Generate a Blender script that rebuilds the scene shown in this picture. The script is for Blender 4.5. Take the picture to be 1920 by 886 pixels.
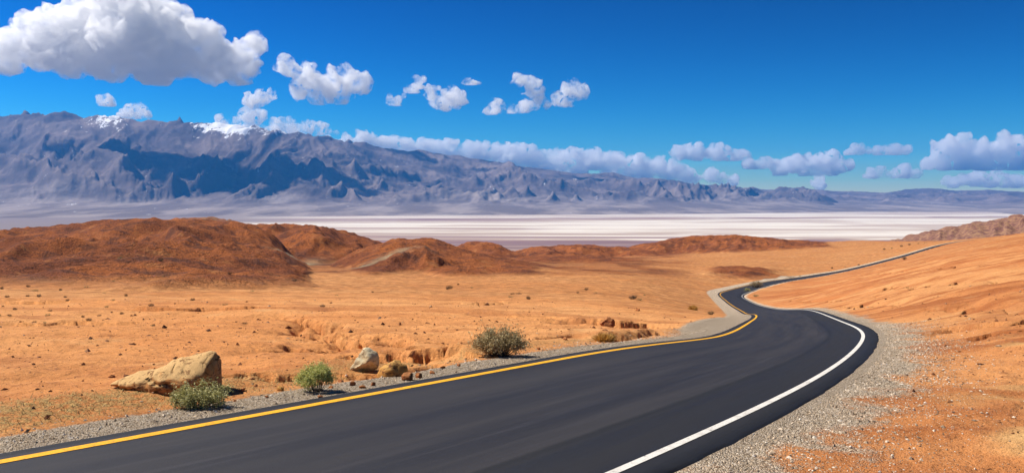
import bpy, bmesh, math, random
import numpy as np
from mathutils import Vector, Matrix

# ------------------------------------------------------------------ camera, sky, sun, exposure
for o in list(bpy.data.objects): bpy.data.objects.remove(o)
S = bpy.context.scene; COL = S.collection
R = math.radians
F = 1600.0; CX = 960.0; CY = 443.0; HORIZON = 370.0; EYE = 2.1       # picture geometry (1920 x 886)
PITCH = math.atan((CY-HORIZON)/F)
cam = bpy.data.cameras.new('camera'); camo = bpy.data.objects.new('camera', cam); COL.objects.link(camo)
cam.sensor_width = 36; cam.lens = 36*F/1920; cam.clip_start = 0.2; cam.clip_end = 250000
camo.location = (0, 0, 0); camo.rotation_euler = (R(90)-PITCH, 0, 0)
S.camera = camo
SUN_EL, SUN_AZ = 50.0, -72.0                                         # azimuth from +Y, negative = left
W = bpy.data.worlds.new('World'); S.world = W; W.use_nodes = True
wn = W.node_tree; wn.nodes.clear()
sky = wn.nodes.new('ShaderNodeTexSky'); sky.sky_type = 'NISHITA'; sky.sun_disc = False
sky.sun_elevation = R(SUN_EL); sky.sun_rotation = R(SUN_AZ)
sky.altitude = 1500; sky.air_density = 1.0; sky.dust_density = 0.0; sky.ozone_density = 4.0
hs = wn.nodes.new('ShaderNodeHueSaturation'); hs.inputs['Hue'].default_value = 0.479; hs.inputs['Saturation'].default_value = 1.42; hs.inputs['Value'].default_value = 0.105
gm = wn.nodes.new('ShaderNodeGamma'); gm.inputs[1].default_value = 2.25             # deep polarised-looking blue overhead
up = wn.nodes.new('ShaderNodeVectorMath'); up.operation = 'SCALE'; up.inputs['Scale'].default_value = 9.5
bg = wn.nodes.new('ShaderNodeBackground'); bg.inputs[1].default_value = 0.10
wo = wn.nodes.new('ShaderNodeOutputWorld')
for a_, b_ in ((sky.outputs[0], hs.inputs['Color']), (hs.outputs[0], gm.inputs[0]), (gm.outputs[0], up.inputs[0]), (up.outputs[0], bg.inputs[0]), (bg.outputs[0], wo.inputs[0])): wn.links.new(a_, b_)
sl = bpy.data.lights.new('sun', 'SUN'); sl.energy = 4.9; sl.angle = R(0.53); sl.color = (1.0, 0.94, 0.85)
so = bpy.data.objects.new('sun', sl); COL.objects.link(so)
_sd = Vector((math.sin(R(SUN_AZ))*math.cos(R(SUN_EL)), math.cos(R(SUN_AZ))*math.cos(R(SUN_EL)), math.sin(R(SUN_EL))))
so.rotation_euler = _sd.to_track_quat('Z', 'Y').to_euler()
S.view_settings.view_transform = 'Standard'; S.view_settings.look = 'None'
S.view_settings.gamma = 1.0; S.view_settings.use_curve_mapping = False
S.view_settings.exposure = 0.52
S.cycles.volume_bounces = 20; S.cycles.max_bounces = 24; S.cycles.diffuse_bounces = 3
S.cycles.use_denoising = True; S.cycles.volume_max_steps = 256
S.cycles.transparent_max_bounces = 16

# ------------------------------------------------------------------ noise and helpers
def _hash(ix, iy, seed):
    h = (ix.astype(np.int64)*374761393 + iy.astype(np.int64)*668265263 + seed*974634777) & 0xFFFFFFFF
    h = ((h ^ (h >> 13))*1274126177) & 0xFFFFFFFF
    return ((h ^ (h >> 16)) & 0xFFFF)/65535.0*2*np.pi
def noise(x, y, seed=0):
    ix = np.floor(x); iy = np.floor(y); fx = x-ix; fy = y-iy
    u = fx*fx*fx*(fx*(fx*6-15)+10); v = fy*fy*fy*(fy*(fy*6-15)+10)
    def g(dx, dy):
        a = _hash(ix+dx, iy+dy, seed); return np.cos(a)*(fx-dx)+np.sin(a)*(fy-dy)
    return 1.5*((g(0, 0)*(1-u)+g(1, 0)*u)*(1-v)+(g(0, 1)*(1-u)+g(1, 1)*u)*v)
def noise3(x, y, z, seed=0):
    ix, iy, iz = np.floor(x), np.floor(y), np.floor(z); fx, fy, fz = x-ix, y-iy, z-iz
    u, v, w = (f*f*f*(f*(f*6-15)+10) for f in (fx, fy, fz)); out = 0
    for dz in (0, 1):
        for dy in (0, 1):
            for dx in (0, 1):
                h = ((ix+dx).astype(np.int64)*374761393+(iy+dy).astype(np.int64)*668265263+(iz+dz).astype(np.int64)*1442695041+seed*974634777) & 0xFFFFFFFF
                h = ((h ^ (h >> 13))*1274126177) & 0xFFFFFFFF; h = h ^ (h >> 16)
                a = (h & 0xFFF)/4095.0*2*np.pi; c = ((h >> 12) & 0xFFF)/4095.0*2-1; s = np.sqrt(1-c*c)
                g = s*np.cos(a)*(fx-dx)+s*np.sin(a)*(fy-dy)+c*(fz-dz)
                out = out+g*(u if dx else 1-u)*(v if dy else 1-v)*(w if dz else 1-w)
    return out*1.6
def fbm(x, y, o=4, seed=0, gain=.5):
    s = np.zeros_like(x); a = 1.0
    for k in range(o): s += a*noise(x*2**k, y*2**k, seed+k*17); a *= gain
    return s
def ridged(x, y, o=4, seed=0, gain=.5):
    s = np.zeros_like(x); a = 1.0; w = 1.0; tot = 0
    for k in range(o):
        n = 1-np.abs(noise(x*2**k, y*2**k, seed+k*17)); n = n*n
        s += a*n*w; tot += a; w = np.clip(n*1.4, 0, 1); a *= gain
    return s/tot
def smooth(a, b, x):
    t = np.clip((x-a)/(b-a), 0, 1); return t*t*(3-2*t)
def mesh_obj(name, V, Fq, mat=None, parent=None, smooth_shade=True, attrs=None):
    V = np.asarray(V, np.float32); Fq = np.asarray(Fq, np.int32)
    me = bpy.data.meshes.new(name); n, k = Fq.shape
    me.vertices.add(len(V)); me.vertices.foreach_set('co', V.ravel())
    me.loops.add(n*k); me.loops.foreach_set('vertex_index', Fq.ravel())
    me.polygons.add(n); me.polygons.foreach_set('loop_start', np.arange(0, n*k, k, dtype=np.int32))
    try: me.polygons.foreach_set('loop_total', np.full(n, k, np.int32))
    except Exception: pass
    me.polygons.foreach_set('use_smooth', np.full(n, smooth_shade, bool))
    for an, av in (attrs or {}).items():
        a = me.attributes.new(an, 'FLOAT', 'POINT'); a.data.foreach_set('value', np.asarray(av, np.float32).ravel())
    me.update(calc_edges=True); me.validate()
    if mat: me.materials.append(mat)
    o = bpy.data.objects.new(name, me); COL.objects.link(o)
    if parent: o.parent = parent
    return o
def grid_faces(nr, nc, wrap=False):
    i = np.arange(nr-1)[:, None]; j = np.arange(nc if wrap else nc-1)[None, :]; j2 = (j+1) % nc
    return np.stack([i*nc+j, i*nc+j2, (i+1)*nc+j2, (i+1)*nc+j], -1).reshape(-1, 4)
def tag(o, label=None, cat=None, group=None, kind=None):
    if label: o['label'] = label
    if cat: o['category'] = cat
    if group: o['group'] = group
    if kind: o['kind'] = kind
    return o
class NT:
    """small node-tree writer"""
    def __init__(s, name):
        s.m = bpy.data.materials.new(name); s.m.use_nodes = True; s.t = s.m.node_tree; s.t.nodes.clear()
        s.out = s.t.nodes.new('ShaderNodeOutputMaterial')
    def n(s, typ, **kw):
        nd = s.t.nodes.new('ShaderNode'+typ)
        for k, v in kw.items():
            if k.startswith('i_'):
                key = k[2:]; key = int(key) if key.isdigit() else key.replace('_', ' ')
                s.set(nd.inputs[key], v)
            else: setattr(nd, k, v)
        return nd
    def set(s, sock, v):
        if isinstance(v, bpy.types.NodeSocket): s.t.links.new(v, sock)
        elif isinstance(v, (tuple, list)) and len(v) == 3 and sock.type == 'RGBA': sock.default_value = (*v, 1)
        else: sock.default_value = v
    def pos(s, sx=1, sy=1, sz=1, obj=False):
        p = s.n('TexCoord').outputs['Object'] if obj else s.n('NewGeometry').outputs['Position']
        return s.n('Mapping', i_0=p, i_3=(sx, sy, sz)).outputs[0]
    def noise(s, vec, scale, detail=4, rough=.55, dist=0):
        return s.n('TexNoise', i_Vector=vec, i_Scale=scale, i_Detail=detail, i_Roughness=rough, i_Distortion=dist).outputs['Fac']
    def math(s, op, a, b=0, c=0, clamp=False):
        nd = s.n('Math', operation=op, use_clamp=clamp); s.set(nd.inputs[0], a); s.set(nd.inputs[1], b); s.set(nd.inputs[2], c); return nd.outputs[0]
    def rng(s, v, a, b, c=0., d=1., smooth=True):
        return s.n('MapRange', interpolation_type='SMOOTHSTEP' if smooth else 'LINEAR', i_Value=v, i_From_Min=a, i_From_Max=b, i_To_Min=c, i_To_Max=d).outputs[0]
    def mix(s, f, a, b, blend='MIX'):
        nd = s.n('Mix', data_type='RGBA', blend_type=blend); s.set(nd.inputs[0], f); s.set(nd.inputs[6], a); s.set(nd.inputs[7], b); return nd.outputs[2]
    def attr(s, name): return s.n('Attribute', attribute_name=name).outputs['Fac']
    def ramp(s, v, stops):
        nd = s.n('ValToRGB', i_0=v); e = nd.color_ramp.elements
        while len(e) < len(stops): e.new(.5)
        for x, (p, c) in zip(e, stops): x.position = p; x.color = (*c, 1) if len(c) == 3 else c
        return nd.outputs[0]
    def bsdf(s, col, rough=.9, bump=None, strength=.5, dist=.05, spec=.2, **kw):
        b = s.n('BsdfPrincipled', i_Base_Color=col, i_Roughness=rough)
        b.inputs['Specular IOR Level'].default_value = spec
        for k, v in kw.items(): s.set(b.inputs[k.replace('_', ' ')], v)
        if bump is not None:
            bp = s.n('Bump', i_Strength=strength, i_Distance=dist, i_Height=bump); s.t.links.new(bp.outputs[0], b.inputs['Normal'])
        s.t.links.new(b.outputs[0], s.out.inputs[0]); return s.m

# ------------------------------------------------------------------ lie of the land
def ray(px, py):
    a = (px-CX)/F; b = (CY-py)/F; c, s = math.cos(PITCH), math.sin(PITCH)
    y = c+b*s; z = -s+b*c
    return a/y, z/y
NEAR=[(3,.05),(8,.058)]
COLS={-400:[(12,.06),(20,.064),(40,.072),(100,.08),(200,.078),(400,.07),(1000,.067),(3000,.07)],
 0:[(12,.062),(20,.068),(40,.078),(100,.088),(200,.083),(400,.072),(1000,.068),(3000,.07)],
 480:[(12,.062),(20,.068),(40,.079),(100,.09),(200,.084),(400,.072),(1000,.068),(3000,.07)],
 900:[(12,.062),(20,.07),(40,.082),(100,.094),(200,.087),(400,.074),(1000,.068),(3000,.07)],
 1200:[(12,.062),(20,.075),(40,.09),(100,.1),(200,.088),(400,.075),(700,.068),(1000,.066),(3000,.07)],
 1400:[(15,.067),(20,.08),(30,.094),(40,.0995),(60,.1085),(120,.12),(170,.114),(230,.105),(300,.0905),(400,.078),(700,.064),(1000,.06),(3000,.07)],
 1570:[(15,.066),(25,.084),(40,.0965),(80,.1),(150,.097),(250,.09),(400,.082),(600,.066),(1000,.05),(1600,.053),(3000,.069)],
 1700:[(15,.062),(25,.076),(40,.083),(80,.082),(200,.074),(350,.069),(500,.065),(650,.054),(1000,.05),(3000,.07)],
 1785:[(20,.068),(40,.074),(80,.07),(200,.062),(400,.056),(620,.0485),(800,.05),(1500,.053),(3000,.07)],
 1920:[(20,.055),(40,.058),(80,.055),(200,.049),(500,.038),(800,.042),(1500,.045),(3000,.068)],
 2250:[(20,.045),(40,.045),(80,.04),(200,.035),(500,.03),(1500,.04),(3000,.065)]}
def _fit():
    P=[];V=[]
    for px,l in COLS.items():
        for d,s in NEAR+l:
            t=EYE/d+s; X=(px-CX)/F*d; r=math.hypot(X,d)
            P.append((math.degrees(math.atan2(X,d))/14.0, math.log(r))); V.append((t*d-EYE)/r)
    P=np.array(P);V=np.array(V);n=len(P)
    D=np.hypot(P[:,None,0]-P[None,:,0],P[:,None,1]-P[None,:,1])
    K=np.where(D>0,D*D*np.log(D+1e-12),0)+np.eye(n)*0.02
    A=np.zeros((n+3,n+3));A[:n,:n]=K;A[:n,n]=1;A[:n,n+1:]=P;A[n,:n]=1;A[n+1:,:n]=P.T
    w=np.linalg.solve(A,np.concatenate([V,[0,0,0]]))
    return P,w
TP,TW=_fit()
def base(X,Y):
    """smooth lie of the land: height relative to the eye point's (0,0)"""
    X=np.asarray(X,float);Y=np.asarray(Y,float);sh=X.shape
    X=X.ravel();Y=Y.ravel()
    r=np.maximum(np.hypot(X,Y),1.0); th=np.degrees(np.arctan2(X,Y))
    u=np.clip(th,-39,39)/14.0; v=np.log(np.clip(r,3,3400)); s=np.zeros_like(r)
    for i in range(0,len(r),40000):
        k=slice(i,i+40000)
        D2=(u[k,None]-TP[None,:,0])**2+(v[k,None]-TP[None,:,1])**2
        s[k]=(0.5*D2*np.log(D2+1e-12))@TW[:-3]+TW[-3]+TW[-2]*u[k]+TW[-1]*v[k]
    f=smooth(55,120,np.abs(th)); s=s*(1-f)+0.045*f
    return (-EYE-s*r).reshape(sh)
def ground(px,py):
    a,z=ray(px,py)
    d=np.exp(np.linspace(math.log(4),math.log(3000),1500))
    h=base(a*d,d)-z*d
    k=np.argmax(h>0)
    if k==0: return None
    d0,d1=d[k-1],d[k];h0,h1=h[k-1],h[k]
    dd=d0+(d1-d0)*(-h0)/(h1-h0)
    return a*dd,dd,z*dd

# road centre line, ground metres
CL = np.array([(-16,-13),(-9.2,-2.2),(-2.93,6.67),(-1.05,9.25),(.4,11.3),(2.35,14.3),(4.17,17.6),(6.85,23.2),(8.22,26.3),(9.92,30.75),(11.55,35.5),(16.45,51),
    (22.6,71),(38.2,131),(44.8,163),(51.2,195),(57,221),(65,243),(75.5,266),(91.5,295),(112.3,325.7),(145.5,380.6),(189.7,445.3),(235.5,508),(266.4,545.5),(287,571),(318,600),(362,625),(420,640)], float)
def spline(P, n):
    t = np.concatenate([[0], np.cumsum(np.hypot(*np.diff(P, axis=0).T))]); m = len(t); h = np.diff(t)
    A = np.zeros((m, m)); B = np.zeros((m, 2)); A[0, 0] = A[-1, -1] = 1
    for i in range(1, m-1):
        A[i, i-1] = h[i-1]; A[i, i] = 2*(h[i-1]+h[i]); A[i, i+1] = h[i]
        B[i] = 6*((P[i+1]-P[i])/h[i]-(P[i]-P[i-1])/h[i-1])
    M = np.linalg.solve(A, B); q = n if np.ndim(n) else np.linspace(0, t[-1], n)
    k = np.clip(np.searchsorted(t, q)-1, 0, m-2); a = (t[k+1]-q)[:, None]; b = (q-t[k])[:, None]; hk = h[k][:, None]
    return (M[k]*a**3+M[k+1]*b**3)/(6*hk)+(P[k]/hk-M[k]*hk/6)*a+(P[k+1]/hk-M[k+1]*hk/6)*b, t[-1]
_c, CLEN = spline(CL, 4000)
_w = np.hanning(61); _w /= _w.sum(); _e = np.concatenate([np.repeat(_c[:1], 30, 0), _c, np.repeat(_c[-1:], 30, 0)]); _c = np.stack([np.convolve(_e[:, i], _w, 'valid') for i in (0, 1)], 1)[35:-35]   # ease the kinks
# resample: fine near the camera, coarse far off
_st = [0.0]; _cum = np.concatenate([[0], np.cumsum(np.hypot(*np.diff(_c, axis=0).T))])
while _st[-1] < _cum[-1]:
    p = _c[min(np.searchsorted(_cum, _st[-1]), len(_c)-1)]; _st.append(_st[-1]+max(.3, math.hypot(*p)*.012))
RS = np.array(_st[:-1]); RC = np.stack([np.interp(RS, _cum, _c[:, 0]), np.interp(RS, _cum, _c[:, 1])], 1)
RT = np.gradient(RC, axis=0); RT /= np.hypot(*RT.T)[:, None]; RN = np.stack([RT[:, 1], -RT[:, 0]], 1)   # RN points right
def road_coord(X, Y):
    """signed lateral offset from the centre line (right positive), station"""
    lat = 99.0*np.where(X > np.interp(Y, RC[:, 1], RC[:, 0]), 1, -1); sta = np.zeros(X.shape)
    idx = np.where((X > -40) & (X < 480) & (Y > -30) & (Y < 720))[0]
    for i in range(0, len(idx), 20000):
        k = idx[i:i+20000]; D = (X[k, None]-RC[None, :, 0])**2+(Y[k, None]-RC[None, :, 1])**2
        j = np.argmin(D, 1); dx = X[k]-RC[j, 0]; dy = Y[k]-RC[j, 1]
        l = dx*RN[j, 0]+dy*RN[j, 1]; al = dx*RT[j, 0]+dy*RT[j, 1]; d = np.sqrt(D[np.arange(len(k)), j])
        lat[k] = np.where(np.abs(al) < 3+.02*np.hypot(X[k], Y[k]), l, np.sign(l)*np.maximum(d, 8)); sta[k] = RS[j]+al
    return lat, sta

# hills: skyline (column, row) at a given distance, with front and back run-out
HILLS = [
 (470, 400, 300, [(-500,455),(-250,446),(0,433),(60,427),(140,421),(200,414),(270,410),(340,412),(400,414),(450,419),(500,445),(540,478),(580,512),(620,535)], 0),
 (1000, 200, 300, [(300,430),(335,411),(365,407),(400,406),(425,410),(450,416),(480,440)], 1),
 (640, 330, 300, [(380,460),(440,424),(480,420),(540,420),(580,422),(620,430),(660,437),(700,452),(740,466),(780,490)], 2),
 (340, 215, 200, [(575,530),(610,508),(650,486),(700,463),(735,449),(765,446),(795,447),(830,458),(870,470),(920,478),(960,487),(1000,497),(1060,503),(1130,509),(1200,517),(1260,530)], 3),
 (800, 200, 250, [(800,485),(840,463),(875,453),(900,452),(925,458),(960,471),(1000,490)], 4),
 (860, 200, 250, [(900,490),(960,472),(1000,463),(1050,459),(1100,458),(1140,462),(1180,463),(1230,475)], 5),
 (520, 130, 160, [(840,522),(900,497),(980,482),(1040,478),(1100,480),(1180,485),(1260,495),(1320,512),(1380,535)], 4),
 (960, 190, 260, [(1080,490),(1150,470),(1200,458),(1260,447),(1310,441),(1380,439),(1420,442),(1480,449),(1540,454),(1600,458),(1660,470)], 6),
 (350, 70, 70, [(1150,545),(1200,524),(1240,515),(1290,508),(1350,502),(1400,500),(1440,504),(1475,514),(1510,535)], 7),
 (1900, 700, 600, [(1560,490),(1640,462),(1690,448),(1720,438),(1760,430),(1800,422),(1840,416),(1880,408),(1920,404),(2100,392),(2400,380)], 8),
]
def hills(X, Y, zb):
    px = CX+F*X/np.maximum(Y, 1.0); add = np.zeros_like(X); kind = np.zeros_like(X)
    for D, wf, wb, sk, sd in HILLS:
        k = np.where((Y > D-wf*1.3) & (Y < D+wb*1.3) & (px > sk[0][0]-80) & (px < sk[-1][0]+80))[0]
        if not len(k): continue
        x, y = X[k], Y[k]
        # crest wanders a little in depth, so that the hill is a body and not a curtain
        cr = D+wf*.35*noise(x/(wf*1.1)+sd*3.3, np.full_like(x, sd*7.7), 90+sd)
        c = np.array(sk, float); pe = px[k]+np.clip((y-D)/wf, -1, 0)*45+22*fbm(x/45+sd, y/45, 3, 77); row = np.interp(pe, c[:, 0], c[:, 1])
        zt = -(row-HORIZON)/F*cr; zc = base(x*cr/y, cr)
        H = np.maximum(zt-zc, 0)
        wfx = wf*(.78+.5*fbm(x/(wf*.3)+sd, y/(wf*1.2), 3, 70+sd)); v = (y-cr)/np.where(y < cr, np.maximum(wfx, wf*.35), wb); p = np.clip(1-np.abs(v), 0, 1); p = p*p*(3-2*p)*.35+p*.65
        wx = x+14*fbm(x/60, y/60, 2, 5); L = min(max(wf*.14, 16), 42)
        rg = ridged(wx/L, y/(L*2.6)+sd, 4, 30+sd, .42)                  # spurs and gullies down the slope
        sl = np.clip(4*p*(1-p), 0, 1)
        h = H*p*(1+.0*rg)+H*sl*(rg-.60)*.55+np.minimum(H, 8)*(.10*fbm(x/9, y/9, 4, 8)+.10*(ridged(wx/11, y/19, 3, 50+sd)-.5))*np.clip(p*4, 0, 1)
        h = np.maximum(h, 0); b = h > add[k]
        add[k] = np.where(b, h, add[k]); kind[k] = np.maximum(kind[k], np.clip(h/np.maximum(.05*H+1.0, .5), 0, 1)*smooth(.3, 2.5, H))
    return add, kind

# erosion steps: (points in picture columns/rows on the ground, drop, run-out)
SCARPS = [([(575,597),(560,606),(548,618)], .15, .5), ([(628,618),(660,622),(684,630)], .2, .5), ([(752,650),(790,646),(822,650)], .2, .5),
 ([(618,622),(645,630),(640,648),(608,664)], .5, .5), ([(690,626),(735,631),(765,642)], .6, .5), ([(545,640),(575,645),(603,640)], .4, .5), ([(660,668),(690,676),(720,668)], .5, .4), ([(770,676),(800,672),(830,668)], .4, .4),
 ([(520,588),(575,597),(610,603),(628,618),(640,634)], .42, 1.6), ([(600,662),(616,645),(650,641),(690,652)], .45, 1.1),
 ([(680,630),(705,640),(735,638),(752,650)], .5, 1.2), ([(690,664),(735,655),(768,668),(800,660),(850,655),(885,656)], .42, 1.0),
 ([(560,613),(590,617),(600,608)], .3, .9), ([(910,587),(980,590),(1050,592)], .4, 2.5), ([(1005,635),(1040,630),(1085,627)], .34, .9),
 ([(1025,603),(1070,605),(1120,610)], .3, 1.2), ([(1110,597),(1150,603),(1200,598)], .8, 2.2), ([(1100,640),(1180,630),(1240,620)], .2, .8),
 ([(405,722),(470,706),(520,709),(565,700)], .3, .45), ([(625,702),(680,706),(720,702),(770,694),(835,680)], .3, .45),
 ([(820,636),(860,640),(890,634)], .2, .7),
 ([(1690,587),(1800,580),(1930,590)], .5, 3.0), ([(1760,612),(1860,606),(1960,612)], .5, 2.5), ([(1540,577),(1640,574),(1720,570)], .6, 4.0),
 ([(1800,630),(1870,622),(1960,626)], .35, 1.5), ([(1480,560),(1580,563),(1660,556)], .5, 5.0), ([(1640,540),(1760,535),(1900,528)], .6, 6.0),
 ([(1600,515),(1740,505),(1930,492)], .7, 8.0), ([(1650,497),(1780,484),(1930,470)], .8, 12.0), ([(0,600),(80,604),(160,598)], .3, 2.0),
 ([(230,575),(330,580),(420,572)], .4, 3.0), ([(0,560),(70,566),(140,562)], .5, 4.0), ([(760,565),(860,570),(940,562)], .3, 3.0)]
def ground(px, py):
    a, z = ray(px, py); d = np.exp(np.linspace(math.log(4), math.log(3000), 1500)); h = base(a*d, d)-z*d; k = int(np.argmax(h > 0))
    dd = d[k-1]+(d[k]-d[k-1])*(-h[k-1])/(h[k]-h[k-1]); return a*dd, dd
def scarps(X, Y):
    dz = np.zeros_like(X); dark = np.zeros_like(X)
    for pts, drop, run in SCARPS:
        G = np.array([ground(*p) for p in pts]); G, _ = spline(G, 40); m = run*5+1
        k = np.where((X > G[:, 0].min()-m) & (X < G[:, 0].max()+m) & (Y > G[:, 1].min()-m) & (Y < G[:, 1].max()+m))[0]
        if not len(k): continue
        x, y = X[k], Y[k]; sc = max(run*.5, .25)
        x = x+sc*.5*fbm(x/sc/1.6, y/sc/1.6, 2, 61); y = y+sc*.8*fbm(x/sc/1.6, y/sc/1.6, 2, 62)
        D = (x[:, None]-G[None, :, 0])**2+(y[:, None]-G[None, :, 1])**2; j = np.argmin(D, 1); d = np.sqrt(D[np.arange(len(k)), j])
        T = np.gradient(G, axis=0); T /= np.hypot(*T.T)[:, None]
        sg = -((x-G[j, 0])*(-T[j, 1])+(y-G[j, 1])*T[j, 0])*np.sign(T[j, 0])          # positive on the camera's side
        e = np.minimum(j, 39-j)/39.0; tp = smooth(0, .2, e)*(.65+.5*noise(x/(sc*2), y/(sc*2), 9))
        s = np.where(sg > 0, d, -d); w = .05*sc+.03
        if run <= 1.6 and pts[0][0] < 1250: dz[k] -= .45*tp*np.exp(-(s/(.0055*np.hypot(x, y)+.02))**2)
        dz[k] -= 1.55*drop*tp*smooth(-w, w, s)*np.exp(-np.clip(s, 0, None)/(run*.7))
    return dz

# ------------------------------------------------------------------ ground sheet: one polar net round the viewpoint
_rr = np.concatenate([np.linspace(.6, 5.2, 14), np.exp(np.arange(math.log(5.4), math.log(10), .0088)), np.exp(np.arange(math.log(10), math.log(44), .0052)), np.exp(np.arange(math.log(44), math.log(1400), .0092)), np.exp(np.linspace(math.log(1415), math.log(5600), 70))])
_tt = np.radians(np.concatenate([np.linspace(-180, -42, 50)[:-1], np.linspace(-42, -34, 40)[:-1], np.linspace(-34, 34, 790)[:-1], np.linspace(34, 42, 40)[:-1], np.linspace(42, 180, 50)[:-1]]))
GR, GT = np.meshgrid(_rr, _tt, indexing='ij'); GX = (GR*np.sin(GT)).ravel(); GY = (GR*np.cos(GT)).ravel(); GRr = GR.ravel()
ZB = base(GX, GY)
LAT, STA = road_coord(GX, GY); AL = np.abs(LAT); AL = np.where(LAT < 0, AL/(1-.2*smooth(16, 28, GY)*(1-smooth(60, 110, GY))), AL); AL = np.where(AL < 40, AL/(1+.4*smooth(150, 380, GY)), AL)
off = smooth(3.3, 3.3+np.clip(GRr*.12, 2.0, 14), AL)                                 # 0 on the road, 1 away from it
HA, HK = hills(GX, GY, ZB)
Z = ZB+HA
front = GY > 0
ani = fbm(GX/26+.3*noise(GX/40, GY/40, 3), GY/3.4+GX*.012, 3, 12)                     # rills that run down the cross slope
Z += off*(.028*fbm(GX/.5, GY/.5, 3, 1)*np.clip(30/GRr, 0, 1)+.08*fbm(GX/2.3, GY/2.3, 3, 2)+.16*fbm(GX/13, GY/9, 3, 3)*smooth(12, 60, GRr)
     + np.where(LAT > 0, .20, .10)*ani*smooth(10, 40, GRr)+1.1*fbm(GX/110, GY/90, 3, 4)*smooth(120, 420, GRr)*(1-HK)*smooth(10, 60, AL))
Z += scarps(GX, GY)*smooth(3.6, 4.6, AL)
# low roadside bank on the left, shallow ditch on the right
Z += np.where(LAT < 0, .10*np.exp(-((AL-5.3)/.8)**2), -.05*np.exp(-((AL-4.6)/.9)**2))*np.where(GRr < 60, 1, 0)
wl = np.where(GY < 27, .75, .75+smooth(27, 36, GY)*1.7)
inner = smooth(2.72, 2.94, AL)
Z = np.where(AL < 12, Z*inner+(ZB-.12-np.clip(GRr-60, 0, 600)*.0012)*(1-inner), Z)
gl = np.where(LAT < 0, 1-smooth(wl*.75, wl*1.25, AL-3.05), 1-smooth(-.2, 1.45, AL-3.05+.55*fbm(GX/1.1, GY/1.1, 4, 22)))   # gravel share
gl = np.where(AL < 40, gl, 0)*np.where(LAT > 0, smooth(600, 30, GRr)*.7+.3, 1)
_px = CX+F*GX/np.maximum(GY, 1); HK = np.maximum(HK, .8*smooth(225, 290, GY+25*fbm(GX/30, GY/30, 3, 81))*smooth(1330, 1150, _px+60*fbm(GX/40, GY/60, 3, 82))*smooth(1100, 800, GY)*(.45+.55*smooth(-.3, .4, fbm(GX/25, GY/40, 4, 83))))   # stony ground between the hills
V = np.stack([GX, GY, Z], 1); FQ = grid_faces(len(_rr), len(_tt), True)

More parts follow.
